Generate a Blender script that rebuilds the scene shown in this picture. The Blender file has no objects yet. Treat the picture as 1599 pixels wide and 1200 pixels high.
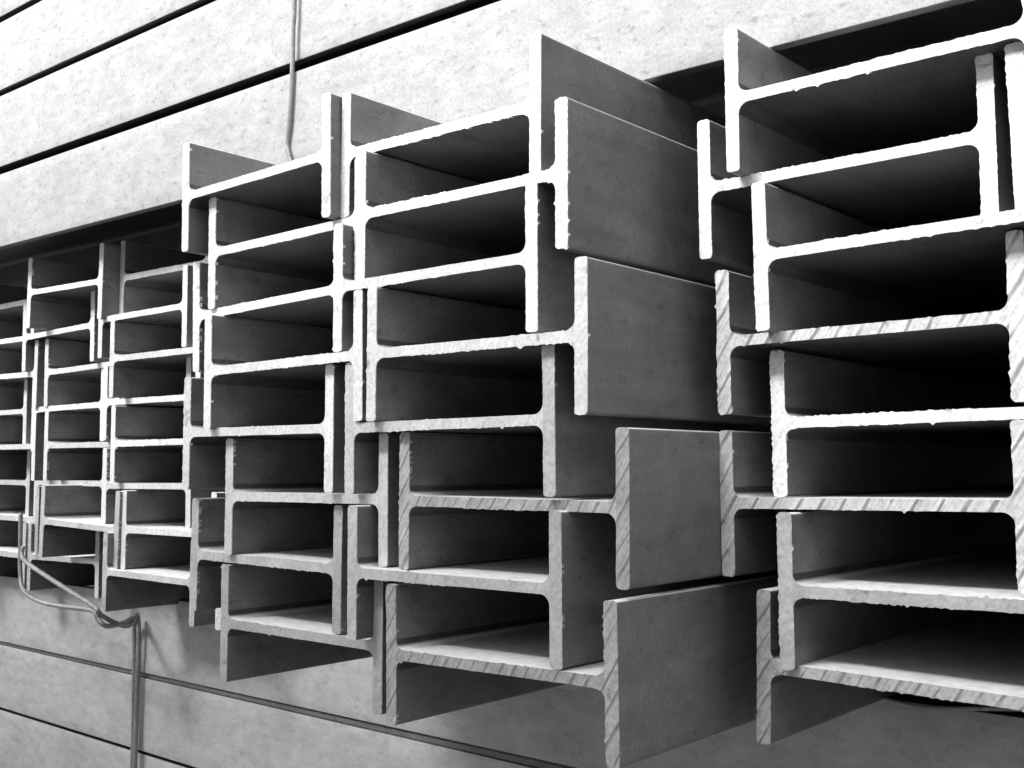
import bpy, bmesh, math, random
from mathutils import Vector, Matrix
random.seed(7)
C = bpy.context.scene.collection
R = math.radians
ZC = 1.02                       # camera height above the yard floor

# ------------------------------------------------------------------ camera
yaw, pitch, roll = 0.70599685, 0.06990879, 0.00456194
f = Vector((-math.sin(yaw) * math.cos(pitch), math.cos(yaw) * math.cos(pitch), math.sin(pitch)))
r = Vector((math.cos(yaw), math.sin(yaw), 0)); u = r.cross(f)
r2 = math.cos(roll) * r + math.sin(roll) * u
u2 = -math.sin(roll) * r + math.cos(roll) * u
cd = bpy.data.cameras.new('camera'); cam = bpy.data.objects.new('camera', cd); C.objects.link(cam)
M = Matrix((r2, u2, -f)).transposed().to_4x4(); M.translation = (0, 0, ZC)
cam.matrix_world = M
cd.sensor_width = 36; cd.lens = 1756.49 / 1599 * 36
cd.clip_start = 0.02; cd.clip_end = 3000
sc = bpy.context.scene; sc.camera = cam

# ------------------------------------------------------------------ light
SUN_EL, SUN_ANG = 43, 22
to_sun = Vector((-0.30, -1.0, 0)).normalized()          # behind the photographer, a little to the left
w = bpy.data.worlds.new('World'); sc.world = w; w.use_nodes = True
nt = w.node_tree; nt.nodes.clear()
sky = nt.nodes.new('ShaderNodeTexSky'); sky.sky_type = 'NISHITA'; sky.sun_disc = False
sky.sun_elevation = R(SUN_EL); sky.sun_rotation = math.atan2(to_sun.x, to_sun.y)
bw = nt.nodes.new('ShaderNodeRGBToBW')                  # black-and-white photograph
bg = nt.nodes.new('ShaderNodeBackground'); bg.inputs[1].default_value = 0.15
wo = nt.nodes.new('ShaderNodeOutputWorld')
nt.links.new(sky.outputs[0], bw.inputs[0]); nt.links.new(bw.outputs[0], bg.inputs[0]); nt.links.new(bg.outputs[0], wo.inputs[0])
sd = bpy.data.lights.new('sun', 'SUN'); sd.energy = 1.4; sd.angle = R(SUN_ANG); sd.color = (1, 1, 1)
so = bpy.data.objects.new('sun', sd); C.objects.link(so)
d = Vector((to_sun.x * math.cos(R(SUN_EL)), to_sun.y * math.cos(R(SUN_EL)), math.sin(R(SUN_EL))))
so.rotation_euler = d.to_track_quat('Z', 'Y').to_euler()
vs = sc.view_settings
sc.display_settings.display_device = 'sRGB'
vs.view_transform = 'Standard'; vs.look = 'None'; vs.gamma = 1; vs.use_curve_mapping = False
vs.exposure = 2.35

# ------------------------------------------------------------------ materials (grey: the photograph is black and white)
def mat(name):
    m = bpy.data.materials.new(name); m.use_nodes = True
    n = m.node_tree; b = n.nodes['Principled BSDF']
    return m, n, b
def nd(n, t, **kw):
    x = n.nodes.new(t)
    for k, v in kw.items():
        if k.startswith('i_'): x.inputs[k[2:].replace('_', ' ')].default_value = v
        else: setattr(x, k, v)
    return x
def noise(n, vec, scale, detail=4, rough=.6, dist=0):
    x = nd(n, 'ShaderNodeTexNoise'); x.inputs['Scale'].default_value = scale
    x.inputs['Detail'].default_value = detail; x.inputs['Roughness'].default_value = rough
    x.inputs['Distortion'].default_value = dist
    n.links.new(vec, x.inputs['Vector']); return x.outputs['Fac']
def ramp(n, fac, stops):
    x = nd(n, 'ShaderNodeValToRGB'); e = x.color_ramp.elements
    while len(e) < len(stops): e.new(0.5)
    for el, (p, v) in zip(e, stops): el.position = p; el.color = (v, v, v, 1)
    n.links.new(fac, x.inputs[0]); return x.outputs[0]
def math_(n, op, a, b=None, c=None):
    x = nd(n, 'ShaderNodeMath', operation=op)
    for i, v in enumerate((a, b, c)):
        if v is None: continue
        if isinstance(v, (int, float)): x.inputs[i].default_value = v
        else: n.links.new(v, x.inputs[i])
    return x.outputs[0]
def coords(n, scale=None):
    """object coordinates shifted by a per-object random amount, so alike pieces differ"""
    tc = nd(n, 'ShaderNodeTexCoord'); oi = nd(n, 'ShaderNodeObjectInfo')
    mp = nd(n, 'ShaderNodeMapping'); n.links.new(tc.outputs['Object'], mp.inputs['Vector'])
    if scale: mp.inputs['Scale'].default_value = scale
    cb = nd(n, 'ShaderNodeCombineXYZ')
    for i in range(3): n.links.new(math_(n, 'MULTIPLY', oi.outputs['Random'], 7.3 + 3 * i), cb.inputs[i])
    n.links.new(cb.outputs[0], mp.inputs['Location'])
    return mp.outputs[0], tc.outputs['Object'], oi.outputs['Random']
def bump(n, b, h, strength, dist):
    x = nd(n, 'ShaderNodeBump'); x.inputs['Strength'].default_value = strength; x.inputs['Distance'].default_value = dist
    n.links.new(h, x.inputs['Height']); n.links.new(x.outputs[0], b.inputs['Normal'])

def scale_steel(name, lo, mid, hi, rough=.55, speck=0.5, top_light=0, along='y', pits=70, gr=(.72, 1.22)):
    """rolled steel with mill scale: cloudy tone, fine grain, dark pits, streaks along the length"""
    m, n, b = mat(name)
    v, raw, rnd = coords(n)
    vs_, _, _ = coords(n, (.45, 1, 1) if along == 'x' else (1, .12, 1))
    vp, _, _ = coords(n, (.65, 1, 1) if along == 'x' else (1, .6, 1))
    big = ramp(n, noise(n, v, 11, 6, .66, .4), [(.30, lo), (.50, mid), (.70, hi)])
    grain = ramp(n, noise(n, v, 260, 3, .7), [(.3, gr[0]), (.7, gr[1])])
    streak = ramp(n, noise(n, vs_, 60, 4, .6), [(.3, .85), (.7, 1.12)])
    pit = ramp(n, noise(n, vp, pits, 6, .68), [(.34, 1 - speck), (.44, 1)])
    def mul(a, c):
        x = nd(n, 'ShaderNodeMixRGB', blend_type='MULTIPLY'); x.inputs[0].default_value = 1
        n.links.new(a, x.inputs[1]); n.links.new(c, x.inputs[2]); return x.outputs[0]
    col = mul(mul(mul(big, grain), streak), pit)
    if top_light:                                             # upward faces paler: light from above painted into the colour
        ge = nd(n, 'ShaderNodeNewGeometry'); sp = nd(n, 'ShaderNodeSeparateXYZ'); n.links.new(ge.outputs['Normal'], sp.inputs[0])
        up_ = ramp(n, sp.outputs['Z'], [(.55, 0), (.85, 1)])
        lay = math_(n, 'MULTIPLY', up_, ramp(n, noise(n, v, 30, 5, .6), [(.2, .75), (.5, 1)]))
        x = nd(n, 'ShaderNodeMixRGB'); n.links.new(lay, x.inputs[0]); n.links.new(col, x.inputs[1])
        n.links.new(ramp(n, noise(n, v, 90, 4, .6), [(.3, top_light * .85), (.7, top_light * 1.1)]), x.inputs[2]); col = x.outputs[0]
    n.links.new(col, b.inputs['Base Color'])
    b.inputs['Roughness'].default_value = rough
    bump(n, b, noise(n, v, 180, 5, .65), .25, .0015)
    return m
def cut_steel(name, lo, hi, stripes=0.0, pitch=.019, dark=.45, ang=58):
    """bright sheared or sawn end, each beam a little different in tone"""
    m, n, b = mat(name)
    v, raw, rnd = coords(n)
    def mul(a, c, fac=1.0):
        x = nd(n, 'ShaderNodeMixRGB', blend_type='MULTIPLY')
        if isinstance(fac, float): x.inputs[0].default_value = fac
        else: n.links.new(fac, x.inputs[0])
        n.links.new(a, x.inputs[1]); n.links.new(c, x.inputs[2]); return x.outputs[0]
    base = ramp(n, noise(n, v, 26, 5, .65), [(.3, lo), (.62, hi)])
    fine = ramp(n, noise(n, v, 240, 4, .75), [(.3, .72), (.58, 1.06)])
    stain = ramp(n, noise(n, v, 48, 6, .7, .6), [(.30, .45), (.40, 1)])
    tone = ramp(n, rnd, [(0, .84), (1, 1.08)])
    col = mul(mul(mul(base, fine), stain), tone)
    sp = nd(n, 'ShaderNodeSeparateXYZ'); n.links.new(raw, sp.inputs[0])
    ca, sa = math.cos(R(90 - ang)), math.sin(R(90 - ang))
    s = math_(n, 'ADD', math_(n, 'MULTIPLY', sp.outputs['X'], ca), math_(n, 'MULTIPLY', sp.outputs['Z'], -sa))
    t = math_(n, 'ADD', math_(n, 'MULTIPLY', sp.outputs['X'], sa), math_(n, 'MULTIPLY', sp.outputs['Z'], ca))
    cb = nd(n, 'ShaderNodeCombineXYZ'); n.links.new(math_(n, 'MULTIPLY', s, 1.0), cb.inputs[0]); n.links.new(math_(n, 'MULTIPLY', t, .05), cb.inputs[1]); n.links.new(rnd, cb.inputs[2])
    scr = noise(n, cb.outputs[0], 420, 3, .7)            # fine scratches along the saw stroke
    col = mul(col, ramp(n, scr, [(.35, .78), (.55, 1.04)]), 1.0 if stripes else .45)
    hgt = math_(n, 'ADD', noise(n, v, 150, 5, .7), math_(n, 'MULTIPLY', scr, .8))
    if stripes:
        s = math_(n, 'ADD', s, math_(n, 'MULTIPLY', noise(n, v, 14, 2), .010))
        s = math_(n, 'ADD', s, math_(n, 'MULTIPLY', noise(n, cb.outputs[0], 60, 1), .008))
        s = math_(n, 'ADD', s, math_(n, 'MULTIPLY', rnd, 3.1))
        fr = math_(n, 'FRACT', math_(n, 'DIVIDE', s, pitch))
        band = ramp(n, fr, [(0, dark), (.10, dark * 1.05), (.17, 1), (.55, .93), (.93, 1.05), (1, dark)])
        wob = ramp(n, noise(n, v, 40, 2), [(.32, .35), (.48, stripes)])
        col = mul(col, band, wob)
    n.links.new(col, b.inputs['Base Color'])
    b.inputs['Roughness'].default_value = .48
    bump(n, b, hgt, .35, .0010)
    return m

SIDE = scale_steel('mill_scale_steel', .11, .145, .18, speck=.28, top_light=.84, gr=(.80, 1.16))
INNER = scale_steel('shaded_channel_scale', .04, .062, .085, speck=.35, top_light=.86)  # darker copy for the webs: shade inside the channels painted in
SCALE = scale_steel('shaded_mill_scale', .03, .045, .06, speck=.3)  # near-black scale: shade in the joints and under the pile painted in
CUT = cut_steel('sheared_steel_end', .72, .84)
CUT_M = cut_steel('greyer_sheared_end', .54, .66)  # greyer copy of CUT, weaker light painted into the tone
CUT_D = cut_steel('shaded_sheared_end', .40, .53)  # darkest copy of CUT: dim light on the low ends painted in
SAWN = cut_steel('sawn_steel_end', .62, .74, 1.0, .0185, .40)
SAWN_D = cut_steel('shaded_sawn_steel_end', .36, .50, 1.0, .0145, .50)  # darker sawn copy, dim light low in the stacks painted in
PALE = scale_steel('pale_weathered_steel', .28, .315, .345, .6, .36, along='x', pits=95, gr=(.82, 1.14))
DULL = scale_steel('dull_weathered_steel', .35, .40, .44, .6, .18, along='x', pits=60, gr=(.9, 1.07))
WIRE = scale_steel('galvanised_wire', .16, .22, .3, .4, .3)
ROPE = scale_steel('dark_wire', .2, .32, .45, .3, .4)
m_, n_, b_ = mat('yard_concrete'); v_, _, _ = coords(n_)
n_.links.new(ramp(n_, noise(n_, v_, 3, 8, .65), [(.3, .22), (.7, .31)]), b_.inputs['Base Color']); b_.inputs['Roughness'].default_value = .9
GROUND = m_
SHADE_WALL = scale_steel('shade_wall_pale', .52, .58, .62, .8, .1)  # for the added unseen wall, pale so that it bounces fill light

# ------------------------------------------------------------------ helpers
def tag(o, label=None, cat=None, group=None, kind=None):
    if label: o['label'] = label
    if cat: o['category'] = cat
    if group: o['group'] = group
    if kind: o['kind'] = kind
    return o
def link(name, me, parent=None):
    o = bpy.data.objects.new(name, me); C.objects.link(o)
    if parent: o.parent = parent
    return o

def arc(cx, cz, rad, a0, a1, n):
    return [(cx + rad * math.cos(a0 + (a1 - a0) * i / n), cz + rad * math.sin(a0 + (a1 - a0) * i / n)) for i in range(n + 1)]
def flange_outline(xc, b, tf, rc=.0032):
    x0, x1, z0, z1 = xc - tf / 2, xc + tf / 2, -b / 2, b / 2
    p = []
    for cx, cz, a in ((x1 - rc, z0 + rc, -90), (x1 - rc, z1 - rc, 0), (x0 + rc, z1 - rc, 90), (x0 + rc, z0 + rc, 180)):
        p += arc(cx, cz, rc, R(a), R(a + 90), 3)
    return p
def web_outline(h, tf, tw, rf):
    xi = h / 2 - tf; p = []
    p += arc(-xi + rf, -tw / 2 - rf, rf, R(180), R(90), 5)        # lower left fillet
    p += arc(xi - rf, -tw / 2 - rf, rf, R(90), R(0), 5)
    p += arc(xi - rf, tw / 2 + rf, rf, R(0), R(-90), 5)
    p += arc(-xi + rf, tw / 2 + rf, rf, R(-90), R(-180), 5)
    return p
def densify(p, step, closed=True):
    q = []
    for i, a in enumerate(p):
        c = p[(i + 1) % len(p)]; L = math.hypot(c[0] - a[0], c[1] - a[1]); k = max(1, int(round(L / step)))
        q += [(a[0] + (c[0] - a[0]) * j / k, a[1] + (c[1] - a[1]) * j / k) for j in range(k)]
    return q
def extrude(name, outline, L, mats, rag, fixed=None, both=False, axis='y', bow=None):
    """prism along +y with a ragged, burred front end; slot 0 sides, slot 1 cut end"""
    p = outline; n = len(p); bm = bmesh.new()
    amp = []; slow = random.gauss(0, .6)
    for i in range(n):                                   # burrs: clean stretches, ragged stretches, a few torn slivers
        slow = .96 * slow + random.gauss(0, 1) * .28
        k = min(1.0, max(0.08, .3 + .55 * slow))
        a_ = rag * (k * random.random() ** 1.3 * 1.15 + (random.random() < .007) * random.uniform(.6, 1.8))
        amp.append(a_)
    def nrm(i):
        a, c = p[i - 1], p[(i + 1) % n]; dx, dz = c[0] - a[0], c[1] - a[1]; l = math.hypot(dx, dz) or 1
        return dz / l, -dx / l
    loops = []
    for k, (y, kr) in enumerate(((0.0, 1.0), (.0012, .35), (.0045, .0), (L, .0))):
        lp = []
        for i, (x, z) in enumerate(p):
            nx, nz = nrm(i); a = amp[i] * kr
            if fixed and fixed(x, z): a = 0
            yy = y + (random.uniform(-1, 1) * .25 * rag if k == 0 and a else 0)
            lp.append(bm.verts.new((x + nx * a, yy, z + nz * a)))
        loops.append(lp)
    for k in range(3):
        for i in range(n):
            j = (i + 1) % n
            fc = bm.faces.new((loops[k][i], loops[k + 1][i], loops[k + 1][j], loops[k][j]))
            fc.material_index = 1 if (k == 0 or (k == 1 and amp[i] > .7 * rag)) else 0
            fc.smooth = k == 2
    fr = bm.faces.new(loops[0]); fr.material_index = 1
    bk = bm.faces.new(loops[-1][::-1]); bk.material_index = 1
    bm.normal_update()
    bmesh.ops.triangulate(bm, faces=[x for x in (fr, bk) if x.is_valid])
    me = bpy.data.meshes.new(name); bm.to_mesh(me); bm.free()
    for m in mats: me.materials.append(m)
    me.set_sharp_from_angle(angle=R(40))
    return me

HB, BB, TF, TW, RF = .2853, .140, .0136, .0100, .0105
def make_beam(loc, th, cut, label, group, L=3.2, rag=.0011, name='i_beam', b=BB, side=SIDE):
    e = link(name, None); e.location = loc; e.rotation_euler = (0, -R(th), 0)
    tag(e, label, 'steel beam', group, 'thing')
    wo_ = densify(web_outline(HB, TF, TW, RF), .0026)
    xi = HB / 2 - TF
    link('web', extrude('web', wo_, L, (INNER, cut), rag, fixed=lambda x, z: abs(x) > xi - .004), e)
    for s in (-1, 1):
        fo = densify(flange_outline(s * (HB / 2 - TF / 2), b, TF), .0026)
        fx = lambda x, z, s=s: (x * s < xi + .001) and abs(z) < TW / 2 + RF + .002
        link('flange', extrude('flange', fo, L, (side, cut), rag, fixed=fx), e)
    return e

def tube(name, pts, rad, m, seg=8, res=6, closed=False, twist=None, parent=None):
    """smooth tube through the points; twist=(strands, offset, turns per metre) lays several strands round the line"""
    P = [Vector(p) for p in pts]; path = []
    for i in range(len(P) - 1):
        p0, p1, p2, p3 = P[max(i - 1, 0)], P[i], P[i + 1], P[min(i + 2, len(P) - 1)]
        for k in range(res):
            t = k / res
            path.append(.5 * ((2 * p1) + (p2 - p0) * t + (2 * p0 - 5 * p1 + 4 * p2 - p3) * t * t + (3 * p1 - p0 - 3 * p2 + p3) * t ** 3))
    path.append(P[-1])
    bm = bmesh.new()
    strands = [(0, 0, 0)] if not twist else [(k / twist[0] * 2 * math.pi, twist[1], twist[2]) for k in range(twist[0])]
    for ph, off, tpm in strands:
        rings = []; s = 0
        for i, p in enumerate(path):
            if i: s += (p - path[i - 1]).length
            t = (path[min(i + 1, len(path) - 1)] - path[max(i - 1, 0)]).normalized()
            a = t.orthogonal() if abs(t.y) > .98 else t.cross(Vector((0, 1, 0))).normalized()
            a = (a - t * a.dot(t)).normalized(); c = t.cross(a)
            an = ph + s * tpm * 2 * math.pi
            q = p + off * (math.cos(an) * a + math.sin(an) * c)
            rings.append([bm.verts.new(q + rad * (math.cos(2 * math.pi * k / seg) * a + math.sin(2 * math.pi * k / seg) * c)) for k in range(seg)])
        for i in range(len(rings) - 1):
            for k in range(seg):
                fc = bm.faces.new((rings[i][k], rings[i][(k + 1) % seg], rings[i + 1][(k + 1) % seg], rings[i + 1][k])); fc.smooth = True
        bm.faces.new(rings[0]); bm.faces.new(rings[-1])
    bmesh.ops.recalc_face_normals(bm, faces=bm.faces[:])
    me = bpy.data.meshes.new(name); bm.to_mesh(me); bm.free(); me.materials.append(m)
    return link(name, me, parent)

def up(p): return (p[0], p[1], p[2] + ZC)

# ------------------------------------------------------------------ setting
bm = bmesh.new(); bmesh.ops.create_grid(bm, x_segments=2, y_segments=2, size=400)
me = bpy.data.meshes.new('ground'); bm.to_mesh(me); bm.free(); me.materials.append(GROUND)
tag(link('ground', me), kind='structure')

# unseen wall added behind the camera: shades the pile foot, bounces pale fill
bm = bmesh.new(); bmesh.ops.create_cube(bm, size=1); bmesh.ops.scale(bm, vec=(40, .3, 3.02), verts=bm.verts)
me = bpy.data.meshes.new('shade_wall'); bm.to_mesh(me); bm.free(); me.materials.append(SHADE_WALL)
o = link('shade_wall', me); o.location = (0, -1.15, 1.51); tag(o, kind='structure')

# ------------------------------------------------------------------ piles of long girders lying across, upper and lower
def make_girder(x0, x1, yf, z0, b, m, label, group):
    """a long I-section lying on its side: its flange is the band the photograph shows"""
    e = link('girder', None); e.location = (x0, yf, z0 + b / 2 + ZC); e.rotation_euler = (0, 0, 0)
    tag(e, label, 'steel girder', group, 'thing')
    L = x1 - x0
    # profile in (depth, height); extruded along x by turning the prism
    rot = Matrix.Rotation(R(-90), 4, 'Z')
    wme = extrude('web', densify(web_outline(HB, TF, TW, RF), .02), L, (SCALE, CUT), .0006)
    o = link('web', wme, e); wme.transform(Matrix.Translation((0, HB / 2, 0)) @ rot)
    for s in (-1, 1):
        p = flange_outline(s * (HB / 2 - TF / 2), b, TF, .0022)
        fme = extrude('flange', densify(p, .02), L, (SCALE, CUT, m), .0006)
        for q in fme.polygons:                           # outer face weathered; the others near black, joint shade painted in
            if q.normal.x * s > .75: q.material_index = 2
        fme.transform(Matrix.Translation((0, HB / 2, 0)) @ rot)
        link('flange', fme, e)
    return e
UY, LY = 1.01, 1.22
ug = 'pale girders of the upper pile'; lg = 'grey girders of the lower pile'
names_u = ['pale girder right above the I-beam ends, lowest of the upper pile',
           'pale speckled girder second from the bottom of the upper pile',
           'pale girder third from the bottom of the upper pile',
           'pale girder at the top left corner, fourth from the bottom of the upper pile']
for i, (z0, z1) in enumerate(((.4180, .5655), (.5820, .7290), (.7360, .8780), (.8935, 1.040))):
    make_girder(-4.2, 1.6, UY + (0, .004, -.002, .003)[i], z0, z1 - z0, PALE, names_u[i], ug)
names_l = ['grey stained girder under the I-beams, topmost of the lower pile',
           'grey girder below the narrow ledge, second from the top of the lower pile',
           'grey girder at the bottom left corner, third from the top of the lower pile']
for i, (z0, z1) in enumerate(((-.4090, -.2605), (-.5570, -.4170), (-.7085, -.5625))):
    g = make_girder(-4.2, 1.6, LY + (0, .0, .003)[i], z0, z1 - z0, DULL, names_l[i], lg)
    if i == 0: g.rotation_euler.y = R(-.2); g.location.z -= .0077      # it lies a shade out of level
for z0 in (-.862, -1.018):
    make_girder(-4.2, 1.6, LY, z0, .15, DULL, 'grey girder low in the lower pile, below the picture', lg)
for k in range(1, 5):
    make_girder(-4.2, 1.6, UY + k * .30, .4180, .1475, PALE, 'pale girder lying behind the front of the upper pile', ug)
    make_girder(-4.2, 1.6, LY + k * .30, -.4090, .1485, DULL, 'grey girder lying behind the front of the lower pile', lg)

# ------------------------------------------------------------------ the I-beams, ends towards the camera
BEAMS = [
('A1',-0.3893,0.9380,0.3490,0.55),('A2',-0.4340,0.9617,0.2740,0.73),('A3',-0.3612,0.9386,0.1968,1.53),('A4',-0.4133,0.9601,0.1198,0.74),
('A5',-0.3701,0.9882,0.0418,1.13),('A6',-0.4145,0.9663,-0.0356,0.94),('A7',-0.3428,0.9450,-0.1127,0.78),('A8',-0.3699,0.9525,-0.1879,-0.66),
('B1',-0.8026,0.8139,0.3407,0.01),('B2',-0.7581,0.7977,0.2640,0.18),('B3',-0.7923,0.7968,0.1896,0.45),('B4',-0.7303,0.7905,0.1124,0.07),
('B5',-0.7744,0.8007,0.0379,0.73),('B6',-0.7004,0.8109,-0.0390,0.12),('B7',-0.7650,0.7988,-0.1143,0.55),('B8',-0.7032,0.7978,-0.1907,1.14),
('C1',-1.0889,0.7984,0.3365,1.25),('C2',-1.0488,0.8121,0.2613,0.99),('C3',-1.0859,0.8162,0.1872,1.92),('C4',-1.0309,0.7975,0.1112,0.94),
('C5',-1.0879,0.8079,0.0360,0.33),('C6',-1.0121,0.8190,-0.0409,0.64),('C7',-1.0910,0.8254,-0.1171,-0.23),('C8',-1.0214,0.8228,-0.1944,0.22),
('D1',-1.7552,1.1025,0.3334,-0.22),('D2',-1.7851,1.0789,0.2572,0.68),('D3',-1.7393,1.0775,0.1813,0.19),('D4',-1.8149,1.1097,0.1055,0.21),
('D5',-1.7482,1.0896,0.0283,0.57),('D6',-1.8031,1.1066,-0.0485,0.70),('D7',-1.7010,1.0883,-0.1252,0.41),('D8',-1.7310,1.0709,-0.2017,-0.05),
('E1',-2.0415,1.0681,0.3256,-0.81),('E2',-2.1404,1.1096,0.2510,1.30),('E3',-2.0713,1.1241,0.1753,1.16),('E4',-2.1248,1.1265,0.1001,0.64),
('E5',-2.0594,1.1222,0.0245,0.23),('E6',-2.1700,1.1600,-0.0510,0.22),('E7',-1.9873,1.0827,-0.1266,-1.38),('E8',-2.1646,1.1476,-0.2030,1.29),
('F1',-2.3975,1.1185,0.3252,0.37),('F2',-2.4290,1.1212,0.2494,0.13),('F3',-2.3811,1.1207,0.1735,-0.59),('F4',-2.4752,1.1474,0.0979,0.45),
('F5',-2.3810,1.1218,0.0221,0.47),('F6',-2.4850,1.1642,-0.0538,-0.11),('F7',-2.4209,1.1539,-0.1297,0.19),('F8',-2.4509,1.1431,-0.2057,0.06),
('Z1',-0.1331,0.9477,0.2784,1.92)]
COL = {'A': ('the right-hand stack', 'I-beams in the right-hand stack'),
       'B': ('the middle stack', 'I-beams in the middle stack'),
       'C': ('the stack left of the middle one', 'I-beams in the stack left of the middle'),
       'D': ('the set-back stack under the pale girders', 'I-beams in the set-back stack'),
       'E': ('the stack second from the left edge', 'I-beams in the stack second from the left'),
       'F': ('the half-seen stack at the left edge', 'I-beams in the stack at the left edge'),
       'Z': ('', 'I-beams beyond the right edge')}
ORD = ['topmost', 'second', 'third', 'fourth', 'fifth', 'third-lowest', 'second-lowest', 'lowest']
LOOK = {'A4': 'striped sawn', 'A6': 'striped sawn', 'B6': 'striped sawn', 'B8': 'striped sawn', 'A8': 'greyish sawn', 'A7': 'dull cut'}
beams = {}
for k, x, y, z, th in BEAMS:
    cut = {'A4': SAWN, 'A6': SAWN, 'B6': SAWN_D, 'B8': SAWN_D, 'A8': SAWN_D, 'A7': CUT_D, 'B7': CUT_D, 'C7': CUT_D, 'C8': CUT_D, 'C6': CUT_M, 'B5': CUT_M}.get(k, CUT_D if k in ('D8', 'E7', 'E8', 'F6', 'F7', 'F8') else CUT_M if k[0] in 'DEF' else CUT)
    look = LOOK.get(k, 'greyish cut' if cut in (CUT_M, CUT_D) else 'bright cut')
    lab = f'I-beam with {look} end, {ORD[int(k[1]) - 1]} ' + ('down in ' if 0 < int(k[1]) - 1 < 5 else 'in ') + COL[k[0]][0]
    if k == 'Z1': lab = 'I-beam showing one bright flange at the right edge, beside the right-hand stack'
    dz = {'D': .004, 'E': .006, 'F': .006}.get(k[0], 0)
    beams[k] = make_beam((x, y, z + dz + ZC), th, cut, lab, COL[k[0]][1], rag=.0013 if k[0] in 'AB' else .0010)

# ------------------------------------------------------------------ wires
tag(tube('wire_tie', [up(p) for p in ((-1.2755, 1.0055, .95), (-1.2763, 1.0055, .6744), (-1.278, 1.0055, .631), (-1.2781, 1.0055, .5835), (-1.2796, 1.0055, .5365), (-1.2827, 1.0055, .4899), (-1.2877, 1.0055, .4607), (-1.2827, 1.0055, .4429), (-1.2719, 1.0055, .4204), (-1.262, 1.0055, .405))], .0034, WIRE),
    'thin upright wire hanging in front of the pale girders above the I-beams', 'wire')
wt = link('wire_loop', None); wt.location = up((-1.98, 1.2, -.31))
tag(wt, 'bent wire looped under the beams and running down the grey girders', 'wire')
def sub(ps): return [Vector(up(p)) - wt.location for p in ps]
tube('strand', sub(((-2.2818, 1.118, -.1073), (-2.2751, 1.116, -.1724), (-2.2673, 1.114, -.224), (-2.2355, 1.106, -.2601), (-2.1379, 1.09, -.2728), (-1.9971, 1.062, -.2684), (-1.8612, 1.046, -.2624), (-1.8389, 1.045, -.2750), (-1.8347, 1.06, -.2890), (-1.9003, 1.13, -.2967), (-1.9631, 1.19, -.2992), (-1.988, 1.207, -.3288), (-1.9865, 1.208, -.4081), (-1.9845, 1.208, -.4929), (-1.98, 1.208, -.72))), .0046, WIRE, parent=wt)
tube('strand', sub(((-1.9745, 1.208, -.72), (-1.9745, 1.208, -.45), (-1.9725, 1.207, -.33), (-1.9709, 1.2, -.2936), (-1.9283, 1.16, -.3072), (-1.8712, 1.1, -.292), (-1.8420, 1.050, -.2676), (-1.8589, 1.046, -.254), (-2.033, 1.068, -.2277), (-2.2344, 1.105, -.1999), (-2.2578, 1.114, -.1746))), .0046, WIRE, parent=wt)
tag(tube('loose_wire', [up(p) for p in ((-.512, 1.235, -.2570), (-.503, 1.216, -.2560), (-.4956, 1.208, -.2535), (-.485, 1.204, -.2545), (-.4643, 1.203, -.256), (-.4405, 1.203, -.2547), (-.4141, 1.203, -.2515), (-.3821, 1.203, -.247), (-.3519, 1.203, -.2433), (-.3215, 1.203, -.2407), (-.1, 1.203, -.235))], .0024, ROPE, seg=8, res=10),
    'thin loose wire lying below the lowest beam at the lower right', 'wire')
# stub left by the cutter on the lowest beam of the third stack
bm = bmesh.new(); bmesh.ops.create_cube(bm, size=1); bmesh.ops.scale(bm, vec=(.0125, .03, .0255), verts=bm.verts)
bmesh.ops.bevel(bm, geom=bm.edges[:], offset=.0015, segments=2); bmesh.ops.translate(bm, vec=(-.1494, .016, .003), verts=bm.verts)
me = bpy.data.meshes.new('offcut_stub'); bm.to_mesh(me); bm.free(); me.materials.append(CUT); link('offcut_stub', me, beams['C8'])
# flat bar showing in the joint of the lower pile
bm = bmesh.new(); bmesh.ops.create_cube(bm, size=1); bmesh.ops.scale(bm, vec=(5.8, .05, .0072), verts=bm.verts); bmesh.ops.bevel(bm, geom=bm.edges[:], offset=.0008, segments=1)
me = bpy.data.meshes.new('flat_bar'); bm.to_mesh(me); bm.free(); me.materials.append(SIDE)
o = link('flat_bar', me); o.location = up((-1.3, LY + .029, -.4130)); tag(o, 'thin dark flat bar lying between the two top girders of the lower pile', 'flat bar')
